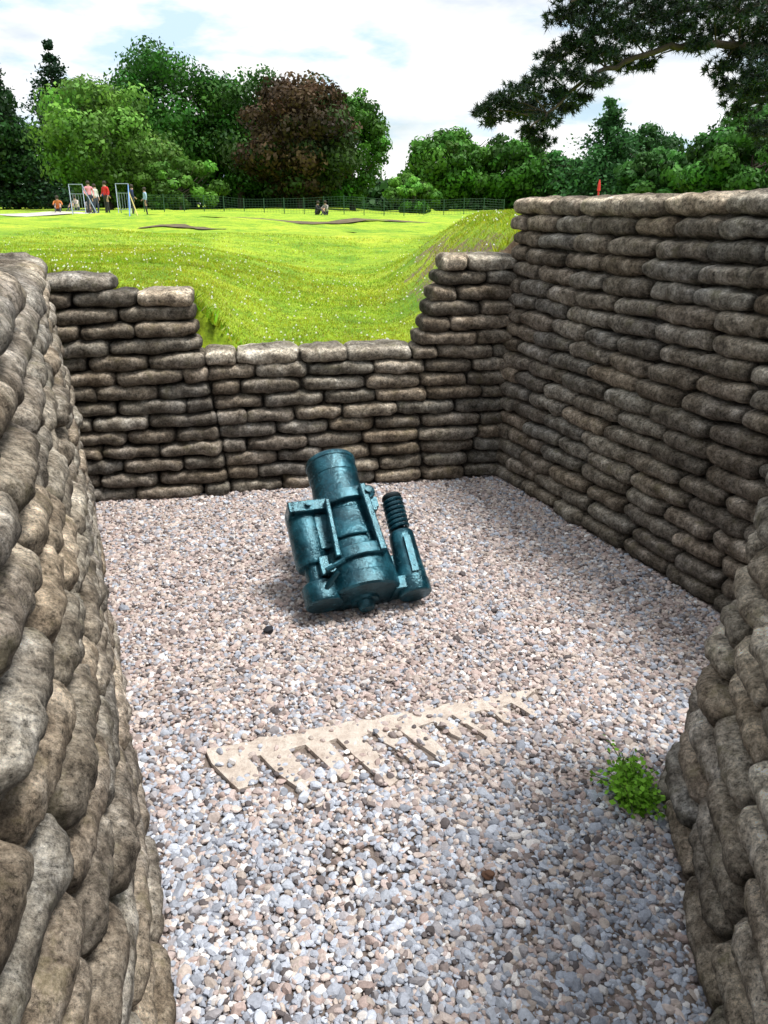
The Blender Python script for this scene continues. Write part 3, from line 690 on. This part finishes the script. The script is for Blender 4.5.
person(-4.7,57,'person in a black jacket seated on the lawn',(.02,.02,.025),(.03,.03,.05),'sit',1.2)
person(-4.0,57.6,'person in a grey top seated on the lawn',(.35,.32,.3),(.03,.03,.05),'sit',-.6)

M_MET=simple('grey_blue_metal',(.25,.31,.38),.4,.3,.1); M_YEL=simple('yellow_rail_paint',(.6,.5,.12),.5,0,.1); M_BLU=simple('blue_rail_paint',(.12,.28,.6),.5,0,.1)
def barrier(x,y,rot,label,braces):
    B=empty('metal_barrier',(x,y,gz(x,y)),label,'barrier','metal barriers on the lawn'); B.rotation_euler=(0,0,rot)
    fr=[tube([(0,0,0),(0,0,1.6)],[.022]*2,8),tube([(.7,0,0),(.7,0,1.6)],[.022]*2,8),tube([(0,0,1.58),(.7,0,1.58)],[.022]*2,8),tube([(0,0,.25),(.7,0,.25)],[.018]*2,8)]
    V,F,_=merge(fr); add('frame',mesh_np('frame',V,F,M_MET,smooth=True),B)
    V,F,_=merge([tube([(i*.14,0,.25),(i*.14,0,1.1)],[.012]*2,6) for i in range(1,5)]+[tube([(0,0,1.1),(.7,0,1.1)],[.016]*2,6)]); add('railing',mesh_np('railing',V,F,M_MET),B)
    for pts,mt in braces:
        V,F=tube(pts,[.026]*2,8); add('brace',mesh_np('brace',V,F,mt),B)
barrier(-17.2,45.5,.2,'grey blue metal frame with rails standing on lawn',[([(.7,0,1.55),(1.5,-1.2,0.0)],M_MET),([(0,0,1.55),(-.1,.8,0.)],M_MET)])
def bz(dx,dy): return gz(-14.9+dx,46.3+dy)-gz(-14.9,46.3)
barrier(-14.9,46.3,0.,'grey blue metal frame with sloping blue and yellow poles',[([(.7,0,1.5),(2.6,-6.5,bz(2.6,-6.5))],M_BLU),([(.7,0,1.15),(3.3,-7.5,bz(3.3,-7.5))],M_YEL),([(0,0,1.55),(-.1,.8,0.)],M_MET)])

z=gz(1.98,7.6)
MP=empty('marker_post',(1.96,7.6,z),'small red marker post standing in grass behind wall','marker post')
add('post',mesh_np('post',*tube([(0,0,-.05),(0,0,.19),(0,0,.20)],[.009,.008,.008],10),simple('red_paint',(.6,.02,.02),.5)),MP)
add('cap',mesh_np('cap',*tube([(0,0,.195),(0,0,.25),(0,0,.29)],[.016,.012,.004],10),simple('red_cap',(.7,.03,.02),.5)),MP)

# ------------------------------------------------------------------ light, sky, camera
w=bpy.data.worlds.new('World'); S.world=w; w.use_nodes=True; nt=w.node_tree; nt.nodes.clear()
el=math.radians(67); az=math.radians(105)
sky=nt.nodes.new('ShaderNodeTexSky'); sky.sky_type='NISHITA'; sky.sun_disc=False; sky.sun_elevation=el; sky.sun_rotation=az
b1=nt.nodes.new('ShaderNodeBackground'); b1.inputs[1].default_value=.15; nt.links.new(sky.outputs[0],b1.inputs[0])
tc=nt.nodes.new('ShaderNodeTexCoord'); mp=nt.nodes.new('ShaderNodeMapping'); mp.inputs['Scale'].default_value=(1,1,3.2); nt.links.new(tc.outputs['Generated'],mp.inputs[0])
n1=noise(nt,mp.outputs[0],2.9,8,.55)
cc=ramp(nt,noise(nt,mp.outputs[0],5,7,.55),[(.39,(.62,.81,.97)),(.46,(.90,.95,1.)),(.52,(1,1,1))])
b2=nt.nodes.new('ShaderNodeBackground'); b2.inputs[1].default_value=1.15; nt.links.new(cc,b2.inputs[0])
mk=ramp(nt,n1,[(.36,.4),(.48,1.)])
mx=nt.nodes.new('ShaderNodeMixShader'); nt.links.new(mk,mx.inputs[0]); nt.links.new(b1.outputs[0],mx.inputs[1]); nt.links.new(b2.outputs[0],mx.inputs[2])
o=nt.nodes.new('ShaderNodeOutputWorld'); nt.links.new(mx.outputs[0],o.inputs[0])
sl=bpy.data.lights.new('sun','SUN'); sl.energy=4.3; sl.angle=math.radians(16); sl.color=(1,.965,.92)
so=bpy.data.objects.new('sun',sl); COL.objects.link(so)
d=Vector((math.sin(az)*math.cos(el),math.cos(az)*math.cos(el),math.sin(el))); so.rotation_euler=d.to_track_quat('Z','Y').to_euler()
cd=bpy.data.cameras.new('camera'); cam=bpy.data.objects.new('camera',cd); COL.objects.link(cam)
cam.location=(0,0,2.0); cam.rotation_euler=(math.radians(90-21.9),0,0)
cd.sensor_fit='VERTICAL'; cd.sensor_height=36; cd.lens=36*768/1024; cd.clip_start=.02; cd.clip_end=2000
S.camera=cam
